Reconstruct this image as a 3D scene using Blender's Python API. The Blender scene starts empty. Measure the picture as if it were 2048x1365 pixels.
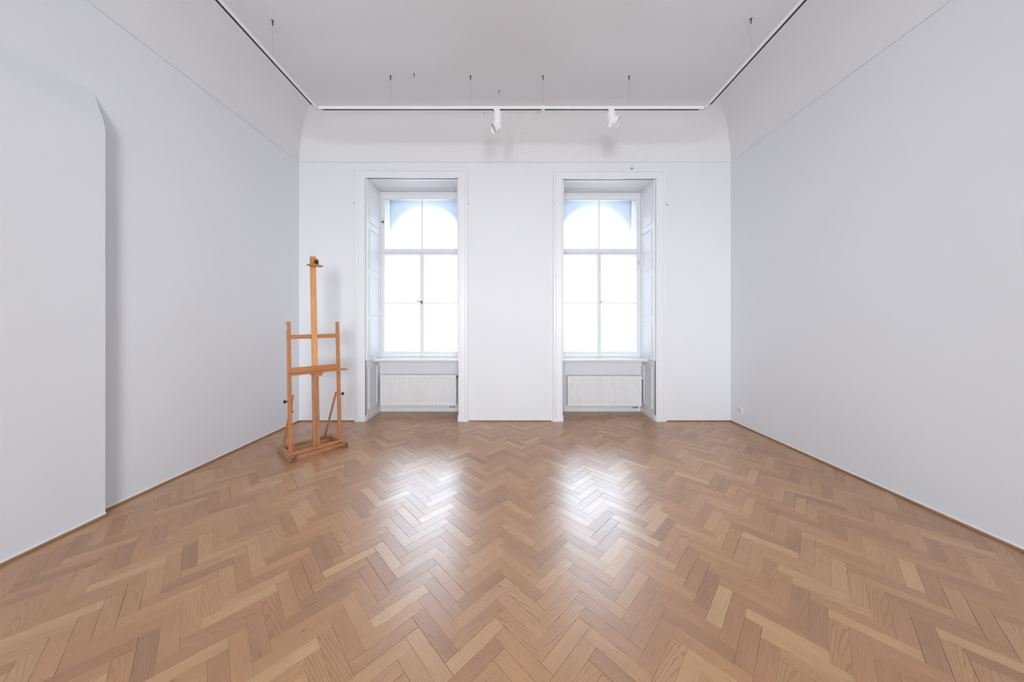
import bpy, bmesh, math, random
from mathutils import Vector, Matrix
SC = bpy.context.scene
COL = SC.collection
PI = math.pi

# ------------------------------------------------------------------ camera
FPX = 612.0                       # focal length in pixels of the 2048 px wide frame
cam_d = bpy.data.cameras.new('camera')
cam_d.sensor_width = 36.0
cam_d.lens = 36.0 * FPX / 2048.0
cam_d.shift_x = 2.0 / 2048.0
cam_d.shift_y = -36.0 / 2048.0
cam_d.clip_start = 0.02
cam = bpy.data.objects.new('camera', cam_d)
COL.objects.link(cam)
cam.location = (0, 0, 1.5)
cam.rotation_euler = (PI / 2, 0, 0)
SC.camera = cam

# ------------------------------------------------------------------ light
SC.view_settings.view_transform = 'Standard'
SC.view_settings.look = 'None'
SC.view_settings.gamma = 1.0
SC.view_settings.use_curve_mapping = False
SC.view_settings.exposure = 0.0

world = bpy.data.worlds.new('overcast_sky')
SC.world = world
world.use_nodes = True
wt = world.node_tree
wt.nodes.clear()
w_out = wt.nodes.new('ShaderNodeOutputWorld')
w_bg = wt.nodes.new('ShaderNodeBackground')
w_bg.inputs['Color'].default_value = (0.70, 0.85, 1.0, 1)
w_bg.inputs['Strength'].default_value = 1.0
# overcast sky over a street: dim below and near the horizon, bright higher up
w_tc = wt.nodes.new('ShaderNodeTexCoord')
w_sp = wt.nodes.new('ShaderNodeSeparateXYZ')
w_cr = wt.nodes.new('ShaderNodeFloatCurve')
wt.links.new(w_tc.outputs['Generated'], w_sp.inputs[0])
w_mr = wt.nodes.new('ShaderNodeMapRange')
w_mr.inputs['From Min'].default_value = -1.0
w_mr.inputs['From Max'].default_value = 1.0
wt.links.new(w_sp.outputs['Z'], w_mr.inputs['Value'])
wt.links.new(w_mr.outputs[0], w_cr.inputs['Value'])
SKY = [(-1.0, 6.0), (-.35, 5.0), (-.12, 1.3), (.12, 1.05), (.28, 1.4), (.42, 9.0), (.60, 13.5), (1.0, 14.0)]
cv = w_cr.mapping.curves[0]
while len(cv.points) < len(SKY):
    cv.points.new(0.5, 0.5)
for _p, (_z, _v) in zip(cv.points, SKY):
    _p.location = ((_z + 1) / 2, _v / 20.0)
    _p.handle_type = 'VECTOR'
w_cr.mapping.update()
w_mu = wt.nodes.new('ShaderNodeMath')
w_mu.operation = 'MULTIPLY'
w_mu.inputs[1].default_value = 20.0
wt.links.new(w_cr.outputs[0], w_mu.inputs[0])
w_col = wt.nodes.new('ShaderNodeValToRGB')
_e = w_col.color_ramp.elements
_e[0].position, _e[0].color = 0.0, (0.74, 0.86, 1.0, 1)
_e[1].position, _e[1].color = 1.0, (0.66, 0.83, 1.0, 1)
for _p, _c in ((.42, (0.90, 0.95, 1.0, 1)), (.62, (0.90, 0.95, 1.0, 1)), (.72, (0.68, 0.84, 1.0, 1))):
    _n = _e.new(_p)
    _n.color = _c
wt.links.new(w_mr.outputs[0], w_col.inputs[0])
wt.links.new(w_col.outputs[0], w_bg.inputs['Color'])
SKY_GAIN = 1.4
w_mg = wt.nodes.new('ShaderNodeMath')
w_mg.operation = 'MULTIPLY'
w_mg.inputs[1].default_value = SKY_GAIN
wt.links.new(w_mu.outputs[0], w_mg.inputs[0])
wt.links.new(w_mg.outputs[0], w_bg.inputs['Strength'])
wt.links.new(w_bg.outputs[0], w_out.inputs[0])

D = 4.672                          # window wall plane
XL, XR = -3.235, 3.355             # side walls
YR = -5.5                          # wall behind the camera
CZ = 4.52                          # ceiling height
CR = 0.56                          # cove radius
YW = 5.20                          # back of the window recess


def area(name, loc, rot, sx, sy, energy, color=(1, 1, 1), portal=False, spread=PI):
    d = bpy.data.lights.new(name, 'AREA')
    d.shape = 'RECTANGLE'
    d.size, d.size_y = sx, sy
    d.energy = energy
    d.color = color
    d.spread = spread
    if portal:
        d.cycles.is_portal = True
    o = bpy.data.objects.new(name, d)
    o.location = loc
    o.rotation_euler = rot
    COL.objects.link(o)
    return o


# sky portals in the two window openings (they only guide the sampling of the sky)
area('window_portal', (-1.51, 5.74, 2.25), (-PI / 2, 0, 0), 1.36, 2.9, 1, portal=True)
area('window_portal', (1.496, 5.74, 2.25), (-PI / 2, 0, 0), 1.36, 2.9, 1, portal=True)
# fill lights added behind the camera, beaming through the rear wall opening
REAR_W, REAR_H = 5.0, 3.0
for sx in (-1, 1):
    area('rear_fill', (sx * 1.25, YR - 0.55, 2.15), (PI / 2 - math.radians(3), 0, sx * math.radians(20.5)), 2.0, 2.3, 51.0,
         color=(0.95, 0.965, 1.0), spread=math.radians(48))

# ------------------------------------------------------------------ materials
MATS = {}


def srgb(r, g, b):
    def f(c):
        c /= 255.0
        return c / 12.92 if c <= .04045 else ((c + .055) / 1.055) ** 2.4
    return (f(r), f(g), f(b), 1)


def newmat(name):
    m = bpy.data.materials.new(name)
    m.use_nodes = True
    nt = m.node_tree
    nt.nodes.clear()
    out = nt.nodes.new('ShaderNodeOutputMaterial')
    b = nt.nodes.new('ShaderNodeBsdfPrincipled')
    nt.links.new(b.outputs[0], out.inputs[0])
    MATS[name] = m
    return m, nt, b


def N(nt, kind, **kw):
    n = nt.nodes.new(kind)
    for k, v in kw.items():
        setattr(n, k, v)
    return n


def paint(name, col, rough=0.6, vary=0.03, scale=3.0, bump=0.0, bscale=60.0, metal=0.0, spec=0.5):
    m, nt, b = newmat(name)
    tc = N(nt, 'ShaderNodeTexCoord')
    no = N(nt, 'ShaderNodeTexNoise')
    no.inputs['Scale'].default_value = scale
    no.inputs['Detail'].default_value = 4
    nt.links.new(tc.outputs['Object'], no.inputs['Vector'])
    mx = N(nt, 'ShaderNodeMixRGB')
    mx.inputs[1].default_value = (*[c * (1 - vary) for c in col[:3]], 1)
    mx.inputs[2].default_value = (*[min(1, c * (1 + vary)) for c in col[:3]], 1)
    nt.links.new(no.outputs['Fac'], mx.inputs[0])
    nt.links.new(mx.outputs[0], b.inputs['Base Color'])
    b.inputs['Roughness'].default_value = rough
    b.inputs['Metallic'].default_value = metal
    b.inputs['Specular IOR Level'].default_value = spec
    if bump > 0:
        n2 = N(nt, 'ShaderNodeTexNoise')
        n2.inputs['Scale'].default_value = bscale
        n2.inputs['Detail'].default_value = 5
        nt.links.new(tc.outputs['Object'], n2.inputs['Vector'])
        bp = N(nt, 'ShaderNodeBump')
        bp.inputs['Strength'].default_value = bump
        bp.inputs['Distance'].default_value = 0.002
        nt.links.new(n2.outputs['Fac'], bp.inputs['Height'])
        nt.links.new(bp.outputs[0], b.inputs['Normal'])
    return m


paint('plaster', (0.74, 0.76, 0.79, 1), 0.92, 0.012, 1.3, 0.12, 90, spec=0.2)
paint('dark_wall', (0.10, 0.10, 0.105, 1), 0.9, 0.02, 2)
paint('ceiling_plaster', (0.745, 0.755, 0.77, 1), 0.95, 0.012, 1.0, 0.10, 70, spec=0.2)
paint('white_gloss', (0.77, 0.785, 0.81, 1), 0.33, 0.01, 5)
paint('white_enamel', (0.76, 0.77, 0.775, 1), 0.30, 0.01, 8)
paint('white_plastic', (0.82, 0.82, 0.82, 1), 0.40, 0.01, 20)
paint('sealant', (0.86, 0.87, 0.89, 1), 0.55, 0.01, 8)
paint('dark_plastic', (0.012, 0.012, 0.014, 1), 0.42, 0.1, 30)
paint('dark_grey', (0.035, 0.04, 0.045, 1), 0.5, 0.1, 30)
paint('steel', (0.55, 0.56, 0.57, 1), 0.35, 0.06, 60, metal=1.0)
paint('dark_steel', (0.12, 0.12, 0.13, 1), 0.4, 0.1, 60, metal=0.8)
paint('brass', (0.72, 0.52, 0.24, 1), 0.32, 0.06, 60, metal=1.0)
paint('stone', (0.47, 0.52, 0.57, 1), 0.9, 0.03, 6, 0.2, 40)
paint('fin_shade_lever_grey', (0.10, 0.10, 0.11, 1), 0.7, 0.05, 10)  # fins darkened to hold the shade inside the grille; also the lever's grey
paint('end_grain', (0.15, 0.085, 0.05, 1), 0.7, 0.25, 120)
paint('socket_grey', (0.42, 0.41, 0.41, 1), 0.45, 0.02, 20)
paint('sticker', (0.75, 0.80, 0.74, 1), 0.5, 0.02, 10)


def mat_glass():
    m = bpy.data.materials.new('pane_glass')
    m.use_nodes = True
    nt = m.node_tree
    nt.nodes.clear()
    out = N(nt, 'ShaderNodeOutputMaterial')
    tr = N(nt, 'ShaderNodeBsdfTransparent')
    tr.inputs[0].default_value = (0.98, 0.99, 1.0, 1)
    tl = N(nt, 'ShaderNodeBsdfTranslucent')
    tl.inputs[0].default_value = (0.93, 0.96, 1.0, 1)
    gl = N(nt, 'ShaderNodeBsdfGlossy')
    gl.inputs['Roughness'].default_value = 0.04
    fr = N(nt, 'ShaderNodeFresnel')
    fr.inputs['IOR'].default_value = 1.45
    m1 = N(nt, 'ShaderNodeMixShader')
    m1.inputs[0].default_value = 0.06
    nt.links.new(tr.outputs[0], m1.inputs[1])
    nt.links.new(tl.outputs[0], m1.inputs[2])
    m2 = N(nt, 'ShaderNodeMixShader')
    nt.links.new(fr.outputs[0], m2.inputs[0])
    nt.links.new(m1.outputs[0], m2.inputs[1])
    nt.links.new(gl.outputs[0], m2.inputs[2])
    nt.links.new(m2.outputs[0], out.inputs[0])
    MATS['glass'] = m


mat_glass()


def mat_wood(name, stretch, c1, c2, rough=0.42):
    m, nt, b = newmat(name)
    tc = N(nt, 'ShaderNodeTexCoord')
    mp = N(nt, 'ShaderNodeMapping')
    mp.inputs['Scale'].default_value = stretch
    nt.links.new(tc.outputs['Object'], mp.inputs['Vector'])
    no = N(nt, 'ShaderNodeTexNoise')
    no.inputs['Scale'].default_value = 1.0
    no.inputs['Detail'].default_value = 6
    no.inputs['Distortion'].default_value = 0.8
    nt.links.new(mp.outputs[0], no.inputs['Vector'])
    cr = N(nt, 'ShaderNodeValToRGB')
    cr.color_ramp.elements[0].position = 0.3
    cr.color_ramp.elements[0].color = c1
    cr.color_ramp.elements[1].position = 0.72
    cr.color_ramp.elements[1].color = c2
    nt.links.new(no.outputs['Fac'], cr.inputs[0])
    nt.links.new(cr.outputs[0], b.inputs['Base Color'])
    b.inputs['Roughness'].default_value = rough
    bp = N(nt, 'ShaderNodeBump')
    bp.inputs['Strength'].default_value = 0.15
    bp.inputs['Distance'].default_value = 0.001
    nt.links.new(no.outputs['Fac'], bp.inputs['Height'])
    nt.links.new(bp.outputs[0], b.inputs['Normal'])
    return m


WD, WL = (0.37, 0.135, 0.045, 1), (0.54, 0.235, 0.092, 1)
mat_wood('beech_z', (90, 90, 5), WD, WL)
mat_wood('beech_x', (5, 90, 90), WD, WL)
mat_wood('beech_y', (90, 5, 90), WD, WL)
mat_wood('beech_mast', (70, 70, 4), (0.56, 0.25, 0.085, 1), (0.72, 0.38, 0.16, 1))
mat_wood('worn_beech', (80, 8, 80), (0.30, 0.17, 0.09, 1), (0.48, 0.30, 0.18, 1), 0.6)
mat_wood('oak_strip', (6, 6, 60), (0.30, 0.15, 0.07, 1), (0.42, 0.23, 0.12, 1), 0.5)


def mat_parquet():
    m, nt, b = newmat('oak_parquet')
    L = nt.links.new
    uv = N(nt, 'ShaderNodeUVMap', uv_map='plank_uv')
    at = N(nt, 'ShaderNodeAttribute', attribute_name='plank')
    sp = N(nt, 'ShaderNodeSeparateColor')
    L(at.outputs['Color'], sp.inputs[0])
    sep = N(nt, 'ShaderNodeSeparateXYZ')
    L(uv.outputs[0], sep.inputs[0])

    def math_(op, a, bb, clamp=False):
        n = N(nt, 'ShaderNodeMath', operation=op)
        n.use_clamp = clamp
        for i, v in enumerate((a, bb)):
            if v is None:
                continue
            if hasattr(v, 'links'):
                L(v, n.inputs[i])
            else:
                n.inputs[i].default_value = v
        return n.outputs[0]

    def vec(su, sv, seed):
        c = N(nt, 'ShaderNodeCombineXYZ')
        L(math_('MULTIPLY', sep.outputs[0], su), c.inputs[0])
        L(math_('MULTIPLY', sep.outputs[1], sv), c.inputs[1])
        L(math_('MULTIPLY', seed, 97.0), c.inputs[2])
        return c.outputs[0]

    def noise(v, scale, detail=4, dist=0.0, rough=0.5):
        n = N(nt, 'ShaderNodeTexNoise')
        n.inputs['Scale'].default_value = scale
        n.inputs['Detail'].default_value = detail
        n.inputs['Distortion'].default_value = dist
        n.inputs['Roughness'].default_value = rough
        L(v, n.inputs['Vector'])
        return n.outputs['Fac']

    def ramp(f, stops):
        r = N(nt, 'ShaderNodeValToRGB')
        e = r.color_ramp.elements
        while len(e) < len(stops):
            e.new(0.5)
        for i, (p, c) in enumerate(stops):
            e[i].position = p
            e[i].color = c if len(c) == 4 else (*c, 1)
        L(f, r.inputs[0])
        return r.outputs[0]

    def mix(fac, a, bb, mode='MIX'):
        n = N(nt, 'ShaderNodeMixRGB', blend_type=mode)
        for i, v in enumerate((fac, a, bb)):
            if hasattr(v, 'links'):
                L(v, n.inputs[i])
            else:
                n.inputs[i].default_value = v
        return n.outputs[0]

    R, G, B = sp.outputs[0], sp.outputs[1], sp.outputs[2]
    base = ramp(G, [(0.0, (0.310, 0.160, 0.085)), (0.18, (0.395, 0.200, 0.105)),
                    (0.45, (0.455, 0.248, 0.122)), (0.75, (0.490, 0.278, 0.142)),
                    (0.92, (0.560, 0.350, 0.185)), (1.0, (0.640, 0.430, 0.245))])
    # slow tone drift along the plank
    drift = noise(vec(2.2, 9.0, R), 1.0, 3, 0.4)
    c = mix(0.40, base, ramp(drift, [(0.3, (0.37, 0.195, 0.092)), (0.7, (0.53, 0.31, 0.165))]))
    # cathedral figure: rings cut lengthwise
    wv = N(nt, 'ShaderNodeTexWave', wave_type='RINGS', rings_direction='Z')
    wv.inputs['Scale'].default_value = 1.0
    wv.inputs['Distortion'].default_value = 6.0
    wv.inputs['Detail'].default_value = 3
    wv.inputs['Detail Scale'].default_value = 1.2
    cc = N(nt, 'ShaderNodeCombineXYZ')
    L(math_('MULTIPLY', math_('ADD', sep.outputs[0], math_('MULTIPLY', B, 0.6)), 3.0), cc.inputs[0])
    L(math_('MULTIPLY', math_('ADD', sep.outputs[1], math_('MULTIPLY', R, 0.06)), 34.0), cc.inputs[1])
    L(math_('MULTIPLY', R, 13.0), cc.inputs[2])
    L(cc.outputs[0], wv.inputs['Vector'])
    figure = ramp(wv.outputs['Fac'], [(0.0, (0.64, 0.58, 0.54)), (0.34, (1, 1, 1)), (1.0, (1.0, 1.0, 1.0))])
    c = mix(math_('MULTIPLY', B, 0.75), c, figure, 'MULTIPLY')
    # fine pores
    fine = noise(vec(14.0, 330.0, R), 1.0, 5, 0.3, 0.6)
    c = mix(0.75, c, ramp(fine, [(0.34, (0.80, 0.77, 0.74)), (0.52, (1, 1, 1))]), 'MULTIPLY')
    # knots and dark marks, a few planks only
    kn = N(nt, 'ShaderNodeTexVoronoi')
    kn.inputs['Scale'].default_value = 1.0
    L(vec(5.0, 11.0, R), kn.inputs['Vector'])
    kmask = ramp(math_('ADD', kn.outputs['Distance'], math_('MULTIPLY', fine, 0.12)),
                 [(0.07, (1, 1, 1)), (0.15, (0, 0, 0))])
    c = mix(math_('MULTIPLY', kmask, 0.55), c, (0.10, 0.060, 0.040, 1))
    # fine scratches and open cracks
    tc = N(nt, 'ShaderNodeTexCoord')
    mp = N(nt, 'ShaderNodeMapping')
    mp.inputs['Rotation'].default_value = (0, 0, 0.5)
    mp.inputs['Scale'].default_value = (1.0, 1.0, 1.0)
    L(tc.outputs['Object'], mp.inputs['Vector'])
    sc1 = noise(mp.outputs[0], 5.0, 2, 3.0)
    line = ramp(math_('ABSOLUTE', math_('SUBTRACT', sc1, 0.5), None), [(0.0, (1, 1, 1)), (0.004, (0, 0, 0))])
    patch = ramp(noise(tc.outputs['Object'], 1.9, 2), [(0.53, (0, 0, 0)), (0.64, (1, 1, 1))])
    scr = math_('MULTIPLY', line, patch)
    c = mix(math_('MULTIPLY', scr, 0.5), c, (0.14, 0.085, 0.06, 1))
    c = mix(1.0, c, (1.02, 0.95, 0.86, 1), 'MULTIPLY')
    L(c, b.inputs['Base Color'])
    worn = noise(tc.outputs['Object'], 1.1, 3)
    r1 = math_('ADD', math_('MULTIPLY', worn, 0.14), 0.24)
    r2 = math_('ADD', r1, math_('MULTIPLY', R, 0.08))
    L(r2, b.inputs['Roughness'])
    b.inputs['Specular IOR Level'].default_value = 0.5
    b.inputs['Coat Weight'].default_value = 0.6
    b.inputs['Coat Roughness'].default_value = 0.30
    b.inputs['Coat IOR'].default_value = 1.5
    bp = N(nt, 'ShaderNodeBump')
    bp.inputs['Strength'].default_value = 0.22
    bp.inputs['Distance'].default_value = 0.0012
    wob = noise(vec(6.0, 20.0, B), 1.0, 2)
    h = math_('ADD', math_('ADD', math_('MULTIPLY', fine, 0.30), math_('MULTIPLY', wob, 0.8)),
              math_('MULTIPLY', scr, -0.8))
    L(h, bp.inputs['Height'])
    L(bp.outputs[0], b.inputs['Normal'])


mat_parquet()

# ------------------------------------------------------------------ mesh helpers


def bm_box(bm, x0, x1, y0, y1, z0, z1, M=None, bevel=0.0, mi=0):
    vs = []
    for x, y, z in ((x0, y0, z0), (x1, y0, z0), (x1, y1, z0), (x0, y1, z0),
                    (x0, y0, z1), (x1, y0, z1), (x1, y1, z1), (x0, y1, z1)):
        vs.append(bm.verts.new((x, y, z)))
    fs = []
    for q in ((0, 3, 2, 1), (4, 5, 6, 7), (0, 1, 5, 4), (1, 2, 6, 5), (2, 3, 7, 6), (3, 0, 4, 7)):
        f = bm.faces.new([vs[i] for i in q])
        f.material_index = mi
        fs.append(f)
    if bevel > 0:
        es = list({e for f in fs for e in f.edges})
        r = bmesh.ops.bevel(bm, geom=es, offset=bevel, segments=2, profile=0.6, affect='EDGES')
        vs = list({v for f in r['faces'] for v in f.verts} | {v for v in vs if v.is_valid})
        for f in r['faces']:
            f.material_index = mi
    if M is not None:
        for v in vs:
            if v.is_valid:
                v.co = M @ v.co
    return vs


def bm_lathe(bm, prof, M=None, seg=28, mi=0):
    """prof: list of (radius, z); axis z. Smooth faces."""
    rings = []
    for r, z in prof:
        if r < 1e-6:
            rings.append([bm.verts.new((0, 0, z))])
        else:
            rings.append([bm.verts.new((r * math.cos(2 * PI * k / seg), r * math.sin(2 * PI * k / seg), z))
                          for k in range(seg)])
    for a, b in zip(rings[:-1], rings[1:]):
        for k in range(seg):
            k2 = (k + 1) % seg
            if len(a) == 1 and len(b) == 1:
                continue
            if len(a) == 1:
                f = bm.faces.new((a[0], b[k], b[k2]))
            elif len(b) == 1:
                f = bm.faces.new((a[k], a[k2], b[0]))
            else:
                f = bm.faces.new((a[k], a[k2], b[k2], b[k]))
            f.smooth = False
            f.material_index = mi
    if M is not None:
        for ring in rings:
            for v in ring:
                v.co = M @ v.co


def bm_tube(bm, pts, r, seg=8, mi=0):
    pts = [Vector(p) for p in pts]
    rings = []
    up = Vector((0.31, 0.17, 0.93)).normalized()
    for i, p in enumerate(pts):
        a = pts[max(0, i - 1)]
        b = pts[min(len(pts) - 1, i + 1)]
        t = (b - a).normalized()
        s = t.cross(up)
        if s.length < 1e-3:
            s = t.cross(Vector((1, 0, 0)))
        s.normalize()
        u = s.cross(t)
        rings.append([bm.verts.new(p + s * r * math.cos(2 * PI * k / seg) + u * r * math.sin(2 * PI * k / seg))
                      for k in range(seg)])
    for a, b in zip(rings[:-1], rings[1:]):
        for k in range(seg):
            f = bm.faces.new((a[k], a[(k + 1) % seg], b[(k + 1) % seg], b[k]))
            f.smooth = True
            f.material_index = mi
    bm.faces.new(rings[0])
    bm.faces.new(rings[-1])


def obj(name, bm, mats, parent=None, recalc=True, smooth_angle=None):
    if recalc:
        bmesh.ops.recalc_face_normals(bm, faces=bm.faces[:])
    me = bpy.data.meshes.new(name)
    bm.to_mesh(me)
    bm.free()
    if isinstance(mats, str):
        mats = [mats]
    for k in mats:
        me.materials.append(MATS[k])
    if smooth_angle:
        for p in me.polygons:
            p.use_smooth = True
        me.set_sharp_from_angle(angle=math.radians(smooth_angle))
    o = bpy.data.objects.new(name, me)
    COL.objects.link(o)
    if parent:
        o.parent = parent
    return o


def box(name, dims, mat, parent=None, bevel=0.0, M=None):
    bm = bmesh.new()
    bm_box(bm, *dims, M=M, bevel=bevel)
    return obj(name, bm, mat, parent)


def boxes(name, lst, mat, parent=None, bevel=0.0):
    bm = bmesh.new()
    for d in lst:
        bm_box(bm, *d, bevel=bevel)
    return obj(name, bm, mat, parent)


def thing(name, label, cat, loc=(0, 0, 0), rotz=0.0, group=None):
    o = bpy.data.objects.new(name, None)
    o.empty_display_size = 0.1
    COL.objects.link(o)
    o.location = loc
    o.rotation_euler = (0, 0, rotz)
    o['label'] = label
    o['category'] = cat
    if group:
        o['group'] = group
    return o


def tag(o, label, cat, group=None):
    o['label'] = label
    o['category'] = cat
    if group:
        o['group'] = group
    return o


def struct(o, label, cat):
    o['kind'] = 'structure'
    o['label'] = label
    o['category'] = cat
    return o


# ------------------------------------------------------------------ floor
def make_floor():
    Lp, wp = 0.300, 0.070
    rnd = random.Random(7)
    bm = bmesh.new()
    uvl = bm.loops.layers.uv.new('plank_uv')
    cl = bm.loops.layers.float_color.new('plank')
    s2 = 1 / math.sqrt(2)
    X0, Y0 = -0.243, 0.012

    def world(p, q):
        return (X0 + (p - q) * s2, Y0 + (p + q) * s2)

    def plank(p0, p1, q0, q1, along_p):
        cx, cy = world((p0 + p1) / 2, (q0 + q1) / 2)
        if cx < XL - .2 or cx > XR + .2 or cy < YR - .2 or cy > YW + .2:
            return
        g = rnd.choice((.0001, .0001, .00015, .0002, .0003, .0008))
        zs = [rnd.uniform(-.00035, .00035) for _ in range(4)]
        cz = rnd.uniform(-.0003, .0003)
        rc = (rnd.random(), rnd.random(), rnd.random(), 1.0)
        cs = [(p0 + g, q0 + g), (p1 - g, q0 + g), (p1 - g, q1 - g), (p0 + g, q1 - g)]
        c = .0006                                    # small worn arris
        ins = [(p0 + g + c, q0 + g + c), (p1 - g - c, q0 + g + c), (p1 - g - c, q1 - g - c), (p0 + g + c, q1 - g - c)]
        top = [bm.verts.new((*world(*k), cz + z)) for k, z in zip(ins, zs)]
        mid = [bm.verts.new((*world(*k), cz + z - .0005)) for k, z in zip(cs, zs)]
        bot = [bm.verts.new((*world(*k), -.006)) for k in cs]
        faces = [(top, ins)]
        f = bm.faces.new(top)
        fl = [(f, ins)]
        for i in range(4):
            j = (i + 1) % 4
            fl.append((bm.faces.new((mid[i], mid[j], top[j], top[i])), (cs[i], cs[j], ins[j], ins[i])))
            fl.append((bm.faces.new((bot[i], bot[j], mid[j], mid[i])), (cs[i], cs[j], cs[j], cs[i])))
        for f, pq in fl:
            for lp, (p, q) in zip(f.loops, pq):
                a, b = (p - p0, q - q0) if along_p else (q - q0, p - p0)
                lp[uvl].uv = (a, b)
                lp[cl] = rc

    for i in range(-95, 130):
        for j in range(-24, 25):
            p = i * wp + j * Lp
            q = i * wp - j * Lp
            plank(p, p + Lp, q, q + wp, True)
            plank(p, p + wp, q + wp, q + wp + Lp, False)
    o = obj('floor', bm, ['oak_parquet'], recalc=False)
    struct(o, 'light oak herringbone parquet floor with soft window reflections', 'floor')
    s = box('subfloor', (XL - .4, XR + .4, YR - .4, 5.7, -0.12, -0.004), 'dark_grey', o)
    return o


make_floor()

# ------------------------------------------------------------------ walls
WX = {1: (-2.221, -0.800, 3.712), 2: (0.786, 2.206, 3.698)}      # opening x0, x1, top
WTOP = 5.0
YO = 5.72


def rounded_arch_plate(bm, cx, hw, R, zs, zb, yin, yout, rx0, rx1, rz1):
    """masonry plate with an arched opening, rounded inner edge"""
    pts = []
    pts.append(((cx - R, zb), (-1, 0)))
    for k in range(1, 9):
        pts.append(((cx - R, zb + (zs - zb) * k / 9), (-1, 0)))
    n = 28
    for k in range(n + 1):
        a = PI - PI * k / n
        pts.append(((cx + R * math.cos(a), zs + R * math.sin(a)), (math.cos(a), math.sin(a))))
    for k in range(1, 9):
        pts.append(((cx + R, zs - (zs - zb) * k / 9), (1, 0)))
    pts.append(((cx + R, zb), (1, 0)))
    rr = 0.07
    rows = []
    for (x, z), (nx, nz) in pts:
        # reach of the surrounding rectangle in direction n
        t = 9
        if nx < -1e-6:
            t = min(t, (rx0 - x) / nx)
        if nx > 1e-6:
            t = min(t, (rx1 - x) / nx)
        if nz > 1e-6:
            t = min(t, (rz1 - z) / nz)
        row = [(x + nx * t, yin, z + nz * t)]
        e = min(rr, t * .9)
        for k in range(0, 7):
            b = (PI / 2) * k / 6
            row.append((x + nx * e * (1 - math.sin(b)), yin + rr * (1 - math.cos(b)), z + nz * e * (1 - math.sin(b))))
        row.append((x, yout, z))
        rows.append([bm.verts.new(c) for c in row])
    for a, b in zip(rows[:-1], rows[1:]):
        for k in range(len(a) - 1):
            f = bm.faces.new((a[k], b[k], b[k + 1], a[k + 1]))
            f.smooth = True
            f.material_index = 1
    # the two upper corners of the rectangle
    pl = [r[0] for r in rows]
    for x_c in (rx0, rx1):
        c = bm.verts.new((x_c, yin, rz1))
        cand = [(u, v) for u, v in zip(pl[:-1], pl[1:])
                if (abs(u.co.x - x_c) < 1e-4) != (abs(v.co.x - x_c) < 1e-4) and (abs(u.co.z - rz1) < 1e-4 or abs(v.co.z - rz1) < 1e-4)]
        for u, v in cand:
            f = bm.faces.new((u, v, c))
            f.material_index = 1


def make_wall_back():
    bm = bmesh.new()
    xs = [XL - .4, WX[1][0], WX[1][1], WX[2][0], WX[2][1], XR + .4]
    for k in (0, 2, 4):                                    # piers
        bm_box(bm, xs[k], xs[k + 1], D, YO, -0.003, WTOP)
    for w in (1, 2):
        x0, x1, zt = WX[w]
        bm_box(bm, x0, x1, D, YO, zt, WTOP)                # lintel
        bm_box(bm, x0, x1, YW, YO, -0.003, 0.885)            # parapet under the window
        bm_box(bm, x0, x1, YW - .03, YW, 0.765, 0.885)     # projecting band under the sill
        bm_box(bm, x0, x1, YW - .012, YW, 0.0, 0.075)
        cx = (x0 + x1) / 2
        rounded_arch_plate(bm, cx, .7, .65, 2.925, .885, 5.46, YO, x0, x1, zt)
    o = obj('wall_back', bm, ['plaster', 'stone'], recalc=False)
    struct(o, 'white plastered window wall with two tall window recesses', 'wall')


make_wall_back()


def make_walls():
    bm = bmesh.new()
    bm_box(bm, XL - .4, XL, YR - .3, D + .001, -0.003, WTOP)
    # shallow projection nearer the camera, its top fading back into the wall
    x1, y1 = -3.152, 2.378
    prof = [(x1, -.003), (x1, 2.98)]
    for k in range(1, 15):
        u = k / 14
        prof.append((x1 - (x1 - XL + .001) * u * u * (3 - 2 * u), 2.98 + .34 * u))
    a = [bm.verts.new((x, YR, z)) for x, z in prof]
    b = [bm.verts.new((x, y1, z)) for x, z in prof]
    c = [bm.verts.new((x, y1, z)) for x, z in prof]
    d = [bm.verts.new((XL - .01, y1, z)) for x, z in prof]
    for i in range(len(prof) - 1):
        f = bm.faces.new((a[i], a[i + 1], b[i + 1], b[i]))
        f.smooth = True
        bm.faces.new((c[i], c[i + 1], d[i + 1], d[i]))
    o = obj('wall_left', bm, 'plaster')
    struct(o, 'long white wall behind the easel with a shallow projecting section', 'wall')
    o = box('wall_right', (XR, XR + .4, YR - .3, D + .001, -0.003, WTOP), 'plaster')
    struct(o, 'long plain white wall on the socket side', 'wall')
    hw = REAR_W / 2
    z0, z1 = 2.0 - REAR_H / 2, 2.0 + REAR_H / 2
    o = boxes('wall_rear', [(XL, -hw, YR - .3, YR, -.003, WTOP), (hw, XR, YR - .3, YR, -.003, WTOP),
                            (-hw, hw, YR - .3, YR, z1, WTOP), (-hw, hw, YR - .3, YR, -.003, z0)], 'dark_wall')  # kept dark to absorb bounce light; opening added for the fill lights
    struct(o, 'unseen dark wall behind the viewpoint with an opening added for the fill lights', 'wall')


make_walls()


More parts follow.
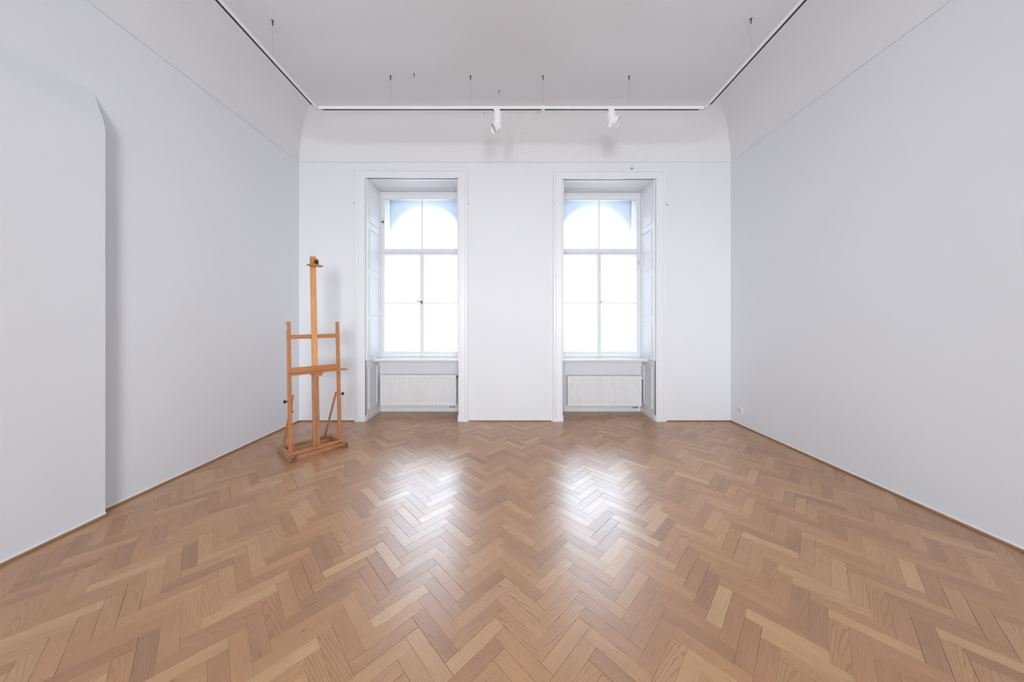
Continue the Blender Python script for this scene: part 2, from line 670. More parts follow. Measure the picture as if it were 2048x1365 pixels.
def make_ceiling():
    bm = bmesh.new()
    n = 18
    z0 = CZ - CR
    prof = [(CR * (1 - math.cos(PI / 2 * k / n)), z0 + CR * math.sin(PI / 2 * k / n)) for k in range(n + 1)]
    prof = [(0.0, z0 - .002)] + prof

    def corners(i):
        return [(XL + i, YR + i), (XR - i, YR + i), (XR - i, D - i), (XL + i, D - i)]
    for s in range(4):
        prev = None
        for i, z in prof:
            c = corners(i)
            p, q = c[s], c[(s + 1) % 4]
            cur = [bm.verts.new((*p, z)), bm.verts.new((*q, z))]
            if prev:
                f = bm.faces.new((prev[0], prev[1], cur[1], cur[0]))
                f.smooth = True
            prev = cur
    i, z = prof[-1]
    f = bm.faces.new([bm.verts.new((*c, z)) for c in corners(i)])
    bm_box(bm, XL - .3, XR + .3, YR - .3, D + .3, WTOP - .05, WTOP + .15)
    o = obj('ceiling', bm, 'ceiling_plaster', recalc=False)
    struct(o, 'white ceiling with a rounded cove running into the walls', 'ceiling')


make_ceiling()


# ------------------------------------------------------------------ baseboards (thin oak strips)
def strip_run(name, segs, label):
    """segs: list of (x0,y0,x1,y1, nx,ny) with n pointing into the room"""
    bm = bmesh.new()
    b2 = bmesh.new()
    for x0, y0, x1, y1, nx, ny in segs:
        t = .013
        xa, xb = sorted((x0, x1))
        ya, yb = sorted((y0, y1))
        if nx:
            d = (x0, x0 + nx * t) if nx > 0 else (x0 + nx * t, x0)
            bm_box(bm, d[0], d[1], ya, yb, 0, .017, bevel=.004)
            e = (x0, x0 + nx * .008) if nx > 0 else (x0 + nx * .008, x0)
            bm_box(b2, e[0], e[1], ya, yb, .017, .030, bevel=.003)
        else:
            bm_box(bm, xa, xb, y0 - t, y0, 0, .017, bevel=.004)
            bm_box(b2, xa, xb, y0 - .008, y0, .017, .030, bevel=.003)
    o = obj(name, bm, 'oak_strip')
    struct(o, label, 'baseboard')
    obj('sealant_line', b2, 'sealant', o)


strip_run('baseboard_left', [(XL, 2.378, XL, D, 1, 0), (-3.152, YR, -3.152, 2.378, 1, 0)],
          'thin oak strip along the foot of the wall behind the easel')
strip_run('baseboard_right', [(XR, YR, XR, D, -1, 0)], 'thin oak strip along the foot of the wall with the socket')
strip_run('baseboard_back', [(XL, D, WX[1][0] - .155, D, 0, -1), (WX[1][1] + .155, D, WX[2][0] - .175, D, 0, -1),
                             (WX[2][1] + .145, D, XR, D, 0, -1)],
          'thin oak strip along the foot of the window wall')


# ------------------------------------------------------------------ windows
def ring_x(bm, x, nx, y0, y1, z0, z1, w=.018, t=.008):
    """raised moulding ring on a plane x = const"""
    a, b = (x, x + nx * t) if nx > 0 else (x + nx * t, x)
    for d in ((y0, y1, z1 - w, z1), (y0, y1, z0, z0 + w), (y0, y0 + w, z0 + w, z1 - w), (y1 - w, y1, z0 + w, z1 - w)):
        bm_box(bm, a, b, *d, bevel=.003)


def make_window(idx, outer_r, label):
    x0, x1, zt = WX[idx]
    cx = (x0 + x1) / 2
    win = bpy.data.objects.new('window_%d' % idx, None)
    COL.objects.link(win)
    win.location = (cx, D, 0)
    struct(win, label, 'window')
    o0 = Vector((-cx, -D, 0))
    MT = Matrix.Translation(o0)

    def part(name, bm, mat, parent=win, **k):
        if parent is win:
            bmesh.ops.transform(bm, matrix=MT, verts=bm.verts[:])
        else:
            bmesh.ops.transform(bm, matrix=MT, verts=bm.verts[:])
        return obj(name, bm, mat, parent, **k)

    # casing: moulded surround swept round the opening with mitred corners
    bm = bmesh.new()
    W = .150
    prof = [(0.0, -.02), (0.0, .022), (.004, .027), (.016, .027), (.020, .019), (.095, .019), (.100, .026), (.106, .032),
            (.135, .032), (.141, .026), (.146, .014), (W, .012), (W, -.001)]
    paths = []
    for o, p in prof:
        paths.append([bm.verts.new((x0 - o, D - p, -.001)), bm.verts.new((x0 - o, D - p, zt + o)),
                      bm.verts.new((x1 + o, D - p, zt + o)), bm.verts.new((x1 + o, D - p, -.001))])
    for a, b in zip(paths[:-1], paths[1:]):
        for k in range(3):
            bm.faces.new((a[k], a[k + 1], b[k + 1], b[k]))
    for xa, xb in ((x0 - W - .004, x0 + .003), (x1 - .003, x1 + W + .004)):
        bm_box(bm, xa, xb, D - .036, D + .001, 0, .035, bevel=.004)
    part('casing', bm, 'white_gloss')

    # panelled shutter boxes on the reveals, one above the sill each side, panel below
    for s, xx in ((1, x0), (-1, x1)):
        bm = bmesh.new()
        t = .022
        a, b = (xx, xx + t) if s > 0 else (xx - t, xx)
        bm_box(bm, a, b, D + .002, YW - .026, .922, zt - .002, bevel=.003)
        xf = xx + s * t
        for z0_, z1_ in ((.985, 1.545), (1.625, 2.245), (2.335, 2.975), (3.065, zt - .09)):
            ring_x(bm, xf, s, D + .085, YW - .10, z0_, z1_, .018, .012)
        part('shutter_panel', bm, 'white_gloss')
        bm = bmesh.new()
        ring_x(bm, xx, s, D + .10, YW - .12, .16, .82, .024, .014)
        a, b = (xx, xx + .016) if s > 0 else (xx - .016, xx)
        bm_box(bm, a, b, D + .002, YW, 0, .085, bevel=.003)
        part('reveal_panel', bm, 'white_gloss')
    # soffit panel
    bm = bmesh.new()
    z = zt
    for d in ((x0 + .06, x1 - .06, D + .06, D + .078), (x0 + .06, x1 - .06, YW - .13, YW - .112),
              (x0 + .06, x0 + .078, D + .078, YW - .13), (x1 - .078, x1 - .06, D + .078, YW - .13)):
        bm_box(bm, *d, z - .005, z + .001, bevel=.002)
    part('soffit_panel', bm, 'white_gloss')

    # sill board with rounded nose and small end brackets
    bm = bmesh.new()
    bm_box(bm, x0 - .001, x1 + .001, 4.905, YW + .02, .893, .922, bevel=.008)
    bm_box(bm, x0, x1, 4.945, 4.965, .875, .893, bevel=.004)
    part('window_sill', bm, 'white_gloss')

    # box frame
    ya, yb = YW - .025, YW + .10
    zb, zh = .922, zt - .028
    f = .045
    bm = bmesh.new()
    bm_box(bm, x0, x0 + f, ya, yb, zb, zh, bevel=.003)
    bm_box(bm, x1 - f, x1, ya, yb, zb, zh, bevel=.003)
    bm_box(bm, x0 + f, x1 - f, ya, ya + .056, zh - .080, zh, bevel=.003)
    bm_box(bm, x0, x1, ya - .012, yb, zh, zt, bevel=.004)            # cornice bead under the soffit
    bm_box(bm, x0 + f, x1 - f, ya - .008, yb, zb, zb + .035, bevel=.003)
    bm_box(bm, x0 + f, x1 - f, ya + .004, yb, 2.690, 2.722, bevel=.003)   # transom
    frame = part('window_frame', bm, 'white_gloss')

    # upper sash
    g = .033                     # sash member width
    sx0, sx1 = x0 + f, x1 - f
    y0, y1 = ya + .012, ya + .055
    ztop = zh - .080
    bm = bmesh.new()
    bm_box(bm, sx0, sx0 + g, y0, y1, 2.727, ztop, bevel=.003)
    bm_box(bm, sx1 - g, sx1, y0, y1, 2.727, ztop, bevel=.003)
    bm_box(bm, sx0 + g, sx1 - g, y0, y1 - .015, ztop - .006, ztop, bevel=.002)
    bm_box(bm, sx0 + g, sx1 - g, y0, y1, 2.727, 2.762, bevel=.003)
    bm_box(bm, cx - .012, cx + .012, y0 + .006, y1 - .006, 2.762, ztop - .006, bevel=.003)
    up = part('upper_sash', bm, 'white_gloss')
    bm = bmesh.new()
    bm_box(bm, sx0 + g - .005, cx - .006, y0 + .018, y0 + .022, 2.757, ztop - .002)
    part('pane', bm, 'glass', up)
    bm = bmesh.new()
    bm_box(bm, cx + .006, sx1 - g + .005, y0 + .018, y0 + .022, 2.757, ztop - .002)
    part('pane', bm, 'glass', up)
    bm = bmesh.new()            # little turn latch on the left stile
    zl = 3.215 if idx == 1 else 3.19
    xl = sx0 + .012
    bm_box(bm, xl - .008, xl + .008, y0 - .008, y0 + .001, zl - .02, zl + .02, bevel=.002)
    bm_tube(bm, [(xl, y0 - .006, zl), (xl, y0 - .028, zl), (xl - .018, y0 - .034, zl - .010), (xl - .030, y0 - .034, zl - .016)], .0045)
    bm_tube(bm, [(xl, y0 - .028, zl), (xl + .022, y0 - .032, zl + .010)], .004)
    lt = part('latch', bm, 'dark_steel', up)
    lt['label'] = 'small dark turn latch'

    # two casements below
    zlo, zhi = zb + .040, 2.686
    for s in (-1, 1):
        a, b = (sx0, cx - .001) if s < 0 else (cx + .001, sx1)
        bm = bmesh.new()
        bm_box(bm, a, a + g, y0, y1, zlo, zhi, bevel=.003)
        bm_box(bm, b - g, b, y0, y1, zlo, zhi, bevel=.003)
        bm_box(bm, a + g, b - g, y0, y1, zhi - .036, zhi, bevel=.003)
        bm_box(bm, a + g, b - g, y0, y1, zlo, zlo + .058, bevel=.003)
        bm_box(bm, a + g, b - g, y0 + .006, y1 - .006, 1.829, 1.851, bevel=.003)
        ca = part('casement', bm, 'white_gloss')
        for z0_, z1_ in ((zlo + .053, 1.836), (1.844, zhi - .031)):
            bm = bmesh.new()
            bm_box(bm, a + g - .005, b - g + .005, y0 + .018, y0 + .022, z0_, z1_)
            part('pane', bm, 'glass', ca)
        if s > 0:
            bm = bmesh.new()
            hz = 1.852
            bm_box(bm, cx - .011, cx + .011, y0 - .010, y0 + .001, hz - .030, hz + .030, bevel=.003)
            bm_tube(bm, [(cx, y0 - .006, hz), (cx, y0 - .034, hz)], .007)
            hand = -1 if idx == 1 else 1
            bm_tube(bm, [(cx, y0 - .034, hz), (cx + hand * .03, y0 - .040, hz + .008), (cx + hand * .075, y0 - .040, hz + .022)], .0065)
            h = part('handle', bm, 'dark_steel' if idx == 1 else 'brass', ca)
            h['label'] = 'dark metal turn handle' if idx == 1 else 'brass turn handle'
        # hinges
        xh = sx0 - .004 if s < 0 else sx1 + .004
        for hz in (1.15, 2.52):
            bm = bmesh.new()
            bm_tube(bm, [(xh, y0 - .006, hz - .035), (xh, y0 - .006, hz + .035)], .007)
            part('hinge', bm, 'white_gloss' if not (idx == 2 and s > 0 and hz > 2) else 'steel', ca)
    # bottom catch
    bm = bmesh.new()
    bm_box(bm, cx - .028, cx + .028, ya - .020, ya - .006, zb + .020, zb + .036, bevel=.004)
    part('bottom_catch', bm, 'steel')

    # outer window of the box frame
    bm = bmesh.new()
    yo0, yo1 = 5.385, 5.43
    bm_box(bm, x0, x0 + .070, yo0, yo1, .885, zt, bevel=.004)
    bm_box(bm, x1 - .070, x1, yo0, yo1, .885, zt, bevel=.004)
    bm_box(bm, x0 + .070, x1 - .070, yo0, yo1, .885, .99, bevel=.004)
    bm_box(bm, x0 + .070, x1 - .070, yo0, yo1, 2.63, 2.77, bevel=.004)
    part('outer_sash', bm, 'white_gloss')
    return win


make_window(1, None, 'tall arched white window with dark handle, on the easel side of the room')
make_window(2, None, 'tall arched white window with brass handle, nearer the wall socket')


# ------------------------------------------------------------------ radiators
def make_radiator(x0, x1, z0, z1, valve_side, label):
    w = x1 - x0
    h = z1 - z0
    y_back, y_front = YW - .035, YW - .140
    t = thing('radiator', label, 'radiator', ((x0 + x1) / 2, YW - .09, z0), 0, 'panel radiators in the window recesses')
    ox, oy = -(x0 + x1) / 2, -(YW - .09)

    def P(bm):
        bmesh.ops.translate(bm, vec=(ox, oy, -z0), verts=bm.verts[:])
        return bm
    # fluted front panel
    bm = bmesh.new()
    nfl = 37
    margin = .022
    zr = [z0, z0 + .012, z0 + .030, z0 + .048, z1 - .052, z1 - .034, z1 - .014, z1 - .004, z1]
    amp = [0, 0, .15, 1, 1, .15, 0, 0, 0]
    off = [.006, 0, 0, 0, 0, 0, 0, .003, .010]
    xs = [0.0, margin]
    fl = [0, 0]
    step = (w - 2 * margin) / nfl
    for k in range(nfl):
        for q, d in ((.18, 0), (.34, 1), (.66, 1), (.82, 0)):
            xs.append(margin + (k + q) * step)
            fl.append(d)
    xs += [w - margin, w]
    fl += [0, 0]
    rows = []
    for z, a, o_ in zip(zr, amp, off):
        rows.append([bm.verts.new((x0 + x, y_front + o_ + .006 * a * d, z)) for x, d in zip(xs, fl)])
    for a, b in zip(rows[:-1], rows[1:]):
        for k in range(len(a) - 1):
            bm.faces.new((a[k], a[k + 1], b[k + 1], b[k]))
    bk = [bm.verts.new((x, y_front + .016, z)) for x, z in ((x0, z0), (x1, z0), (x1, z1), (x0, z1))]
    bm.faces.new(bk)
    obj('front_panel', P(bm), 'white_enamel', t)
    bm = bmesh.new()
    bm_box(bm, x0 + .01, x1 - .01, y_back - .014, y_back, z0 + .005, z1 - .012, bevel=.003)
    obj('back_panel', P(bm), 'white_enamel', t)
    for s, x in ((-1, x0), (1, x1)):
        bm = bmesh.new()
        a, b = (x - .001, x + .007) if s < 0 else (x - .007, x + .001)
        bm_box(bm, a, b, y_front + .012, y_back, z0 + .010, z1 - .006, bevel=.003)
        obj('side_cover', P(bm), 'white_enamel', t)
    bm = bmesh.new()                 # top grille of thin bars over the fins
    yg0, yg1 = y_front + .014, y_back
    bm_box(bm, x0 + .004, x1 - .004, yg0, yg0 + .006, z1 - .014, z1 - .003)
    bm_box(bm, x0 + .004, x1 - .004, yg1 - .006, yg1, z1 - .014, z1 - .003)
    nb = 62
    for k in range(nb + 1):
        x = x0 + .01 + (w - .02) * k / nb
        bm_box(bm, x - .003, x + .003, yg0 + .005, yg1 - .005, z1 - .010, z1 - .005)
    obj('top_grille', P(bm), 'white_enamel', t)
    bm = bmesh.new()                 # convector fins
    for k in range(45):
        x = x0 + .02 + (w - .04) * k / 44
        bm_box(bm, x - .001, x + .001, yg0 + .004, y_back - .014, z0 + .02, z1 - .03)
    obj('convector_fins', P(bm), 'fin_shade_lever_grey', t)
    for fx in (.18, .82):
        bm = bmesh.new()
        xb = x0 + w * fx
        bm_box(bm, xb - .015, xb + .015, y_back - .002, YW + .001, z0 + .05, z1 - .05, bevel=.002)
        obj('wall_bracket', P(bm), 'steel', t)
    bm = bmesh.new()                 # pipes to the wall under the right end
    xr = x1 - .05
    bm_tube(bm, [(xr, y_front + .055, z0 + .02), (xr, y_front + .055, z0 - .035), (xr, y_front + .07, z0 - .045), (xr, YW + .005, z0 - .045)], .008)
    bm_tube(bm, [(xr - .05, y_front + .055, z0 + .02), (xr - .05, y_front + .055, z0 - .035), (xr - .05, y_front + .07, z0 - .045), (xr - .05, YW + .005, z0 - .045)], .008)
    bm_box(bm, xr - .066, xr + .016, y_front + .040, y_front + .070, z0 - .022, z0 - .002, bevel=.004)
    obj('pipe_valve', P(bm), 'steel', t)
    bm = bmesh.new()
    Mx = Matrix.Translation((x1, y_front + .055, z1 - .045)) @ Matrix.Rotation(PI / 2, 4, 'Y')
    if valve_side == 'thermostat':
        bm_lathe(bm, [(0, 0), (.012, 0), (.012, .012), (.022, .014), (.024, .022), (.024, .052), (.018, .060), (0, .060)], Mx, 20)
        v = obj('thermostat_head', P(bm), 'white_plastic', t, smooth_angle=40)
        v['label'] = 'white round thermostat head'
    else:
        bm_lathe(bm, [(0, 0), (.010, 0), (.010, .008), (.015, .009), (.015, .022), (.010, .026), (0, .026)], Mx, 16)
        v = obj('air_vent', P(bm), 'dark_plastic', t, smooth_angle=40)
        v['label'] = 'small black vent cap'
    if valve_side == 'thermostat':
        bm = bmesh.new()
        Mx = Matrix.Translation((x0, y_front + .055, z1 - .025)) @ Matrix.Rotation(-PI / 2, 4, 'Y')
        bm_lathe(bm, [(0, 0), (.009, 0), (.009, .012), (0, .012)], Mx, 14)
        obj('air_vent', P(bm), 'steel', t)
    return t


make_radiator(-2.158, -0.910, .128, .640, 'cap', 'white panel radiator under the window on the easel side')
make_radiator(0.940, 2.160, .118, .624, 'thermostat', 'white panel radiator with round thermostat head under the window near the socket')


# ------------------------------------------------------------------ lighting track
TZ = 4.108          # underside of the rail
TX = 2.380
TY = 3.740


def rail_bm(length):
    """C shaped rail along +y from 0 to length, slot facing down; returns white body, dark insert"""
    a = bmesh.new()
    hw, hh = .018, .034
    bm_box(a, -hw, -.0115, 0, length, 0, hh, bevel=.001)
    bm_box(a, .0115, hw, 0, length, 0, hh, bevel=.001)
    bm_box(a, -.0115, .0115, 0, length, .016, hh)
    b = bmesh.new()
    bm_box(b, -.0113, .0113, .05, length - .05, .004, .0158)
    bm_box(b, -.0113, -.008, .05, length - .05, .0008, .004)
    bm_box(b, .008, .0113, .05, length - .05, .0008, .004)
    return a, b


track = thing('lighting_track', 'white suspended U-shaped lighting track hung on thin wires', 'lighting track', (0, 0, TZ))
for x, y, rz, ln in ((-TX, TY - .035, PI, 5.2), (TX, TY - .035, PI, 5.2), (-TX + .035, TY, -PI / 2, 2 * TX - .07)):
    a, b = rail_bm(ln)
    M = Matrix.Translation((x, y, 0)) @ Matrix.Rotation(rz, 4, 'Z')
    bmesh.ops.transform(a, matrix=M, verts=a.verts[:])
    bmesh.ops.transform(b, matrix=M, verts=b.verts[:])
    r = obj('rail', a, 'white_plastic', track)
    s = obj('slot_insert', b, 'dark_grey', r)
    s['label'] = 'dark contact slot'
for s in (-1, 1):
    box('corner_connector', (s * TX - .024, s * TX + .024, TY - .040, TY + .022, .001, .033), 'ceiling_plaster', track, bevel=.002)
box('joint_cover', (.372, .412, TY - .0185, TY + .0185, -.0015, .010), 'white_plastic', track, bevel=.001)


def cable(x, y, wavy=0.0, loop=0):
    ch = CZ - TZ
    bm = bmesh.new()
    pts = []
    for k in range(13):
        t = k / 12
        pts.append((x + wavy * math.sin(t * PI * 2.0) * .012, y, .034 + (ch - .034) * t))
    bm_tube(bm, pts, .0013, 6)
    c = obj('suspension_wire', bm, 'steel', track)
    bm = bmesh.new()
    Mx = Matrix.Translation((x, y, ch)) @ Matrix.Rotation(PI, 4, 'X')
    bm_lathe(bm, [(0, -.002), (.011, -.002), (.011, .004), (.006, .007), (.006, .040), (.003, .050), (0, .050)], Mx, 14)
    obj('gripper', bm, 'dark_steel', c)
    bm = bmesh.new()
    bm_box(bm, x - .010, x + .010, y - .019, y + .019, .0335, .040, bevel=.002)
    obj('rail_clip', bm, 'white_plastic', c)
    if loop:
        bm = bmesh.new()
        pts = []
        r = .030
        cxx, czz = x + loop * .052, ch - .085
        if loop < 0:
            cxx, czz = x - .035, ch - .030
        for k in range(15):
            a = PI * 0.35 - k / 14 * PI * 1.45
            pts.append((cxx + r * math.cos(a), y + .01 * math.sin(k), czz + r * math.sin(a)))
        pts = [(x, y, ch - .045)] + pts if loop < 0 else pts + [(x + .004, y, ch - .05)]
        bm_tube(bm, pts, .0011, 6)
        obj('wire_tail', bm, 'steel', c)


for x in (-1.473, -0.495, 0.391, 1.443):
    cable(x, TY)
cable(-TX, 3.055, 0.25, 1)
cable(TX, 3.035, 1.0, -1)
cable(-TX, 1.0)
cable(TX, 1.0)


# spot lamps hanging from the rail
def make_spot(x, body_dx, ax, rim, label, tilt):
    t = thing('track_spotlight', label, 'spotlight', (x, TY, TZ), 0, 'spotlights on the track')
    bm = bmesh.new()
    bm_box(bm, -.040, .036, -.017, .017, -.018, -.0002, bevel=.003)
    ad = obj('adapter', bm, 'white_plastic', t)
    bm = bmesh.new()
    bm_box(bm, -.046, -.008, -.020, -.010, -.026, -.020, bevel=.001)
    lv = obj('locking_lever', bm, 'fin_shade_lever_grey', ad)
    lv['label'] = 'grey locking lever'
    M = Matrix.Translation((body_dx, 0, 0)) @ Matrix.Rotation(tilt, 4, 'Y')
    bm = bmesh.new()
    bm_lathe(bm, [(0, -.016), (.012, -.016), (.012, -.030), (.048, -.032), (.054, -.036), (.054, -.146), (.051, -.150), (0, -.150)], M, 36)
    obj('driver_housing', bm, 'white_plastic', t, smooth_angle=35)
    bm = bmesh.new()
    bm_lathe(bm, [(0, -.148), (.049, -.150), (.049, -.168), (.042, -.186), (0, -.190)], M, 32)
    obj('swivel_joint', bm, 'white_plastic', t, smooth_angle=35)
    ax = Vector(ax).normalized()
    q = ax.to_track_quat('Z', 'Y').to_matrix().to_4x4()
    Mh = Matrix.Translation(Vector(rim)) @ q
    bm = bmesh.new()
    bm_lathe(bm, [(0, -.108), (.034, -.106), (.050, -.094), (.058, -.064), (.062, 0), (.059, 0), (.055, -.010), (.050, -.030), (.028, -.050), (0, -.052)], Mh, 36)
    hd = obj('lamp_head', bm, 'white_plastic', t, smooth_angle=35)
    bm = bmesh.new()
    bm_lathe(bm, [(0, -.034), (.040, -.032), (.041, -.028), (.040, -.026), (0, -.027)], Mh, 28)
    ln = obj('lens', bm, 'steel', hd, smooth_angle=35)
    return t


make_spot(-0.174, .012, (-.80, -.28, -.50), (-.045, -.02, -.246),
          'white track spotlight turned down to the left, over the window pier', 0.0)
make_spot(1.222, -.004, (.82, -.30, -.44), (.080, -.03, -.165),
          'white track spotlight turned up to the right, over the brass-handled window', -.06)


# small hooks in the ceiling, the cove and on the casings
def ray_hit(px, py):
    """point where the sight line through a pixel meets ceiling or window-side cove"""
    dx, dz = (px - 1022.0) / FPX, (646.5 - py) / FPX
    y = (CZ - 1.5) / dz
    if y < D - CR:
        return Vector((dx * y, y, CZ))
    lo, hi = D - CR, D
    for _ in range(60):
        m = (lo + hi) / 2
        z = 1.5 + dz * m
        zc = CZ - CR + math.sqrt(max(0, CR * CR - (m - (D - CR)) ** 2))
        if z < zc:
            lo = m
        else:
            hi = m
    return Vector((dx * lo, lo, 1.5 + dz * lo))


def ceiling_hook(px, py, size, label, grp=None):
    p = ray_hit(px, py)
    bm = bmesh.new()
    Mx = Matrix.Rotation(PI, 4, 'X')
    s = size
    bm_lathe(bm, [(0, -.004), (.012 * s, -.004), (.012 * s, .003), (.005 * s, .006), (.005 * s, .026 * s), (.002 * s, .05 * s), (0, .05 * s)], Mx, 12)
    bm_tube(bm, [(0, 0, -.024 * s), (.010 * s, 0, -.034 * s), (.012 * s, 0, -.046 * s), (.004 * s, 0, -.054 * s)], .0022 * s, 6)
    o = obj('ceiling_hook', bm, 'dark_steel')
    o.location = p
    tag(o, label, 'hook', 'small hooks and screws in the ceiling and cove')


ceiling_hook(828, 148, .75, 'dark hook without a wire in the ceiling, above the dark-handled window')
ceiling_hook(998, 181, .6, 'tiny dark hook in the ceiling above the left spotlight')
ceiling_hook(969, 226, .45, 'tiny dark screw in the cove just left of the down-turned spotlight')
ceiling_hook(1076, 224, .45, 'tiny dark screw in the cove between the two spotlights')

for x, z, label in ((-2.389, 3.328, 'small painted curtain hook at the outer left edge of the dark-handled window casing'),
                    (-0.649, 3.322, 'small painted curtain hook on the casing edge, right of the dark-handled window'),
                    (0.651, 3.310, 'small painted curtain hook on the casing edge, left of the brass-handled window'),
                    (2.366, 3.303, 'small painted curtain hook at the outer right edge of the brass-handled window casing'),
                    (1.826, 3.838, 'small grey hook on top of the brass-handled window casing')):
    bm = bmesh.new()
    Mx = Matrix.Translation((0, .001, 0)) @ Matrix.Rotation(PI / 2, 4, 'X')
    bm_lathe(bm, [(0, 0), (.020, 0), (.020, .004), (.008, .008), (.007, .040), (.015, .046), (.017, .056), (.010, .064), (0, .065)], Mx, 18)
    o = obj('curtain_hook', bm, 'white_gloss' if z < 3.6 else 'steel', smooth_angle=40)
    o.location = (x, D, z)
    tag(o, label, 'hook', 'curtain hooks on the window casings')


# ------------------------------------------------------------------ wall socket
sk = thing('wall_socket', 'small square white power socket low on the right wall', 'socket', (XR, 4.467, .222))
bm = bmesh.new()
bm_box(bm, -.010, .001, -.041, .041, -.041, .041, bevel=.003)
obj('cover_plate', bm, 'white_plastic', sk)
bm = bmesh.new()
Mx = Matrix.Translation((-.009, 0, .0)) @ Matrix.Rotation(-PI / 2, 4, 'Y')
bm_lathe(bm, [(0, -.006), (.018, -.006), (.019, .005), (.025, .006), (.025, 0), (.026, -.002)], Mx, 24)
obj('socket_insert', bm, 'socket_grey', sk, smooth_angle=40)
bm = bmesh.new()
for s in (-1, 1):
    Mx = Matrix.Translation((-.004, s * .0095, 0)) @ Matrix.Rotation(-PI / 2, 4, 'Y')
    bm_lathe(bm, [(0, 0), (.0032, 0), (.0032, .002), (0, .002)], Mx, 10)
o = obj('contact_holes', bm, 'dark_plastic', sk)


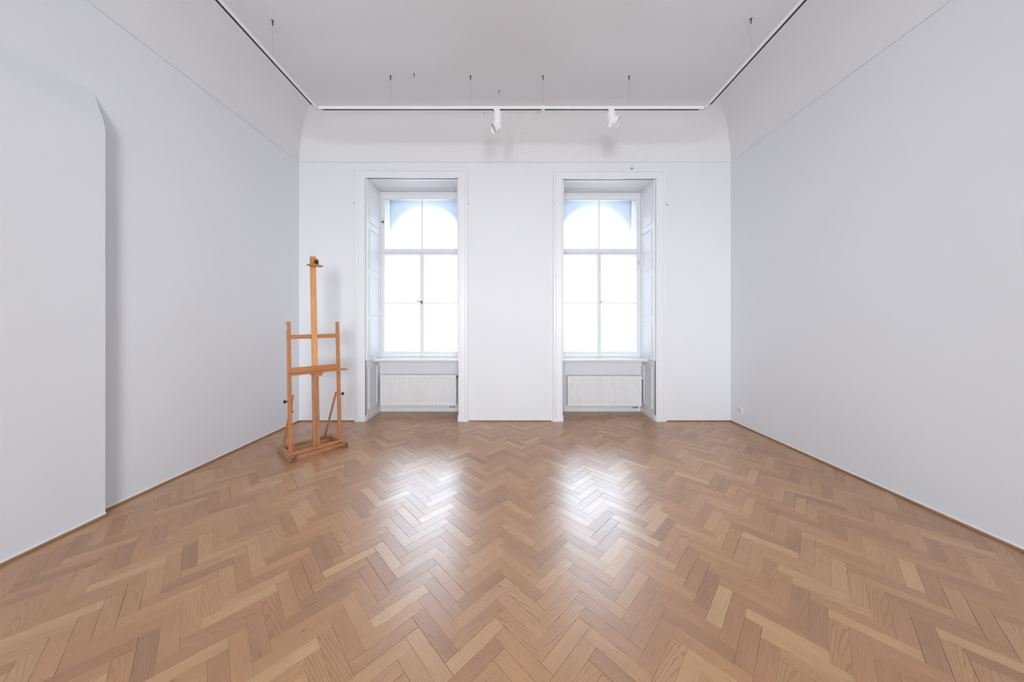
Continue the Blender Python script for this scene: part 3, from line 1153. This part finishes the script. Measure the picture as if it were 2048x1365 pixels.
# ------------------------------------------------------------------ easel
def make_easel():
    yaw = math.atan2(.766, .643)
    t = thing('easel', 'orange beech studio easel standing empty on the parquet by the left wall', 'easel', (-2.348, 3.262, 0), yaw)
    LEAN = .053                              # backward lean, metres per metre

    def S(z):                                # shear for the leaning H frame
        return z * LEAN

    def lean(bm, y_ref=0.0):
        for v in bm.verts:
            v.co.y += (v.co.z - .08) * LEAN
        return bm

    # runners on the floor
    for a in (-.002, .538):
        bm = bmesh.new()
        bm_box(bm, a, a + .045, 0, .49 if a > .1 else .52, 0.002, .056, bevel=.003)
        o = obj('runner', bm, 'worn_beech', t)
        e = box('end_grain', (a + .0015, a + .0435, -.0012, .001, .0035, .0545), 'end_grain', o)
        e['label'] = 'dark end grain'
        for b in (.03, .46):
            box('foot_pad', (a + .008, a + .037, b - .012, b + .022, 0, .004), 'dark_plastic', o)
    box('rear_crossbar', (.043, .539, .430, .462, .014, .060), 'beech_x', t, bevel=.002)
    box('lower_crossbar', (.043, .539, .055, .082, .012, .046), 'beech_x', t, bevel=.002)
    box('base_bar', (-.012, .600, .058, .092, .057, .084), 'beech_x', t, bevel=.002)
    # posts
    for a in (.008, .512):
        bm = bmesh.new()
        bm_box(bm, a, a + .034, .092, .124, .060, 1.515, bevel=.002)
        o = obj('post', lean(bm), 'beech_z', t)
        if a < .1:
            bm = bmesh.new()
            bm_box(bm, a - .001, a + .001, .100, .116, 1.42, 1.475)
            s = obj('sticker', lean(bm), 'sticker', o)
            s['label'] = 'pale paper sticker'
    bm = bmesh.new()
    bm_box(bm, .042, .512, .098, .120, 1.320, 1.368, bevel=.002)
    obj('upper_crossbar', lean(bm), 'beech_x', t)
    # centre guide: two rails with a ratchet strip between them
    for a in (.243, .285):
        bm = bmesh.new()
        bm_box(bm, a, a + .024, .092, .124, .060, .955, bevel=.002)
        obj('guide_rail', lean(bm), 'beech_z', t)
    bm = bmesh.new()
    bm_box(bm, .2685, .2835, .112, .116, .075, .945)
    for k in range(28):
        z = .085 + k * .030
        bm_box(bm, .2695, .2825, .104, .113, z, z + .010, bevel=.001)
    r = obj('ratchet_strip', lean(bm), 'steel', t)
    r['label'] = 'pale metal ratchet strip'
    # mast
    bm = bmesh.new()
    bm_box(bm, .245, .303, .092, .116, .90, 2.290, bevel=.002)
    m = obj('mast', lean(bm), 'beech_mast', t)
    bm = bmesh.new()
    My = Matrix.Translation((.256, .0925, 1.84)) @ Matrix.Rotation(PI / 2, 4, 'X')
    bm_lathe(bm, [(0, 0), (.005, 0), (.005, .002), (0, .002)], My, 12)
    obj('screw', lean(bm), 'worn_beech', m)
    # tray
    bm = bmesh.new()
    bm_box(bm, .042, .514, .074, .092, .942, 1.004, bevel=.002)
    tr = obj('tray_board', lean(bm), 'beech_x', t)
    bm = bmesh.new()
    bm_box(bm, .004, .598, .012, .092, .924, .943, bevel=.003)
    obj('tray_ledge', lean(bm), 'beech_x', t)
    bm = bmesh.new()
    bm_box(bm, .238, .312, .000, .040, .888, .924, bevel=.003)
    bm_box(bm, .222, .335, .040, .092, .900, .924, bevel=.002)
    obj('tray_bracket', lean(bm), 'beech_x', t)
    # top canvas holder: block, knob and plate
    bm = bmesh.new()
    bm_box(bm, .241, .300, .044, .092, 2.185, 2.262, bevel=.002)
    bm_box(bm, .300, .322, .060, .118, 2.180, 2.250, bevel=.002)
    h = obj('top_clamp', lean(bm), 'beech_z', t)
    bm = bmesh.new()
    My = Matrix.Translation((.284, .044, 2.214)) @ Matrix.Rotation(PI / 2, 4, 'X')
    bm_lathe(bm, [(0, 0), (.010, 0), (.010, .010), (.019, .012), (.022, .018), (.022, .030), (.018, .036), (0, .037)], My, 20)
    k = obj('knob', lean(bm), 'dark_plastic', h, smooth_angle=40)
    k['label'] = 'round black knob'
    bm = bmesh.new()
    bm_box(bm, .205, .352, .005, .092, 2.164, 2.180, bevel=.003)
    obj('holder_plate', lean(bm), 'beech_x', h)
    # braces from the posts down to the rear
    for a, zt_, sgn in ((.048, .700, -1), (.488, .660, 1)):
        bm = bmesh.new()
        p0 = Vector((a - .006, .448, .058))
        p1 = Vector((a, .112, zt_))
        d = (p1 - p0)
        ln = d.length
        z = d.normalized()
        x = Vector((1, 0, 0))
        y = z.cross(x).normalized()
        x = y.cross(z)
        M = Matrix((x, y, z)).transposed().to_4x4()
        M.translation = p0
        bm_box(bm, -.008, .008, -.014, .014, 0.004, ln, bevel=.002, M=M)
        b = obj('brace', bm, 'beech_z', t)
        # wing knob on the outer side of the post
        bm = bmesh.new()
        xo = .008 if sgn < 0 else .546
        yb = .108 + (.62 - .08) * LEAN
        zk = .640 if sgn < 0 else .625
        Mx = Matrix.Translation((xo, yb, zk)) @ Matrix.Rotation(sgn * PI / 2, 4, 'Y')
        bm_lathe(bm, [(0, -.002), (.006, -.002), (.006, .014), (.014, .018), (.019, .024), (.019, .034), (.012, .040), (0, .040)], Mx, 16)
        k = obj('knob', bm, 'dark_plastic', t, smooth_angle=40)
        k['label'] = 'black plastic locking knob'
    # slotted guide plate on the near post
    bm = bmesh.new()
    bm_box(bm, .042, .050, .104, .122, .500, .690, bevel=.002)
    g = obj('slotted_plate', lean(bm), 'beech_z', t)
    bm = bmesh.new()
    bm_tube(bm, [(.040, .132, .52), (.056, .132, .52)], .009, 12)
    obj('pivot_bolt', bm, 'dark_steel', t)
    return t


make_easel()
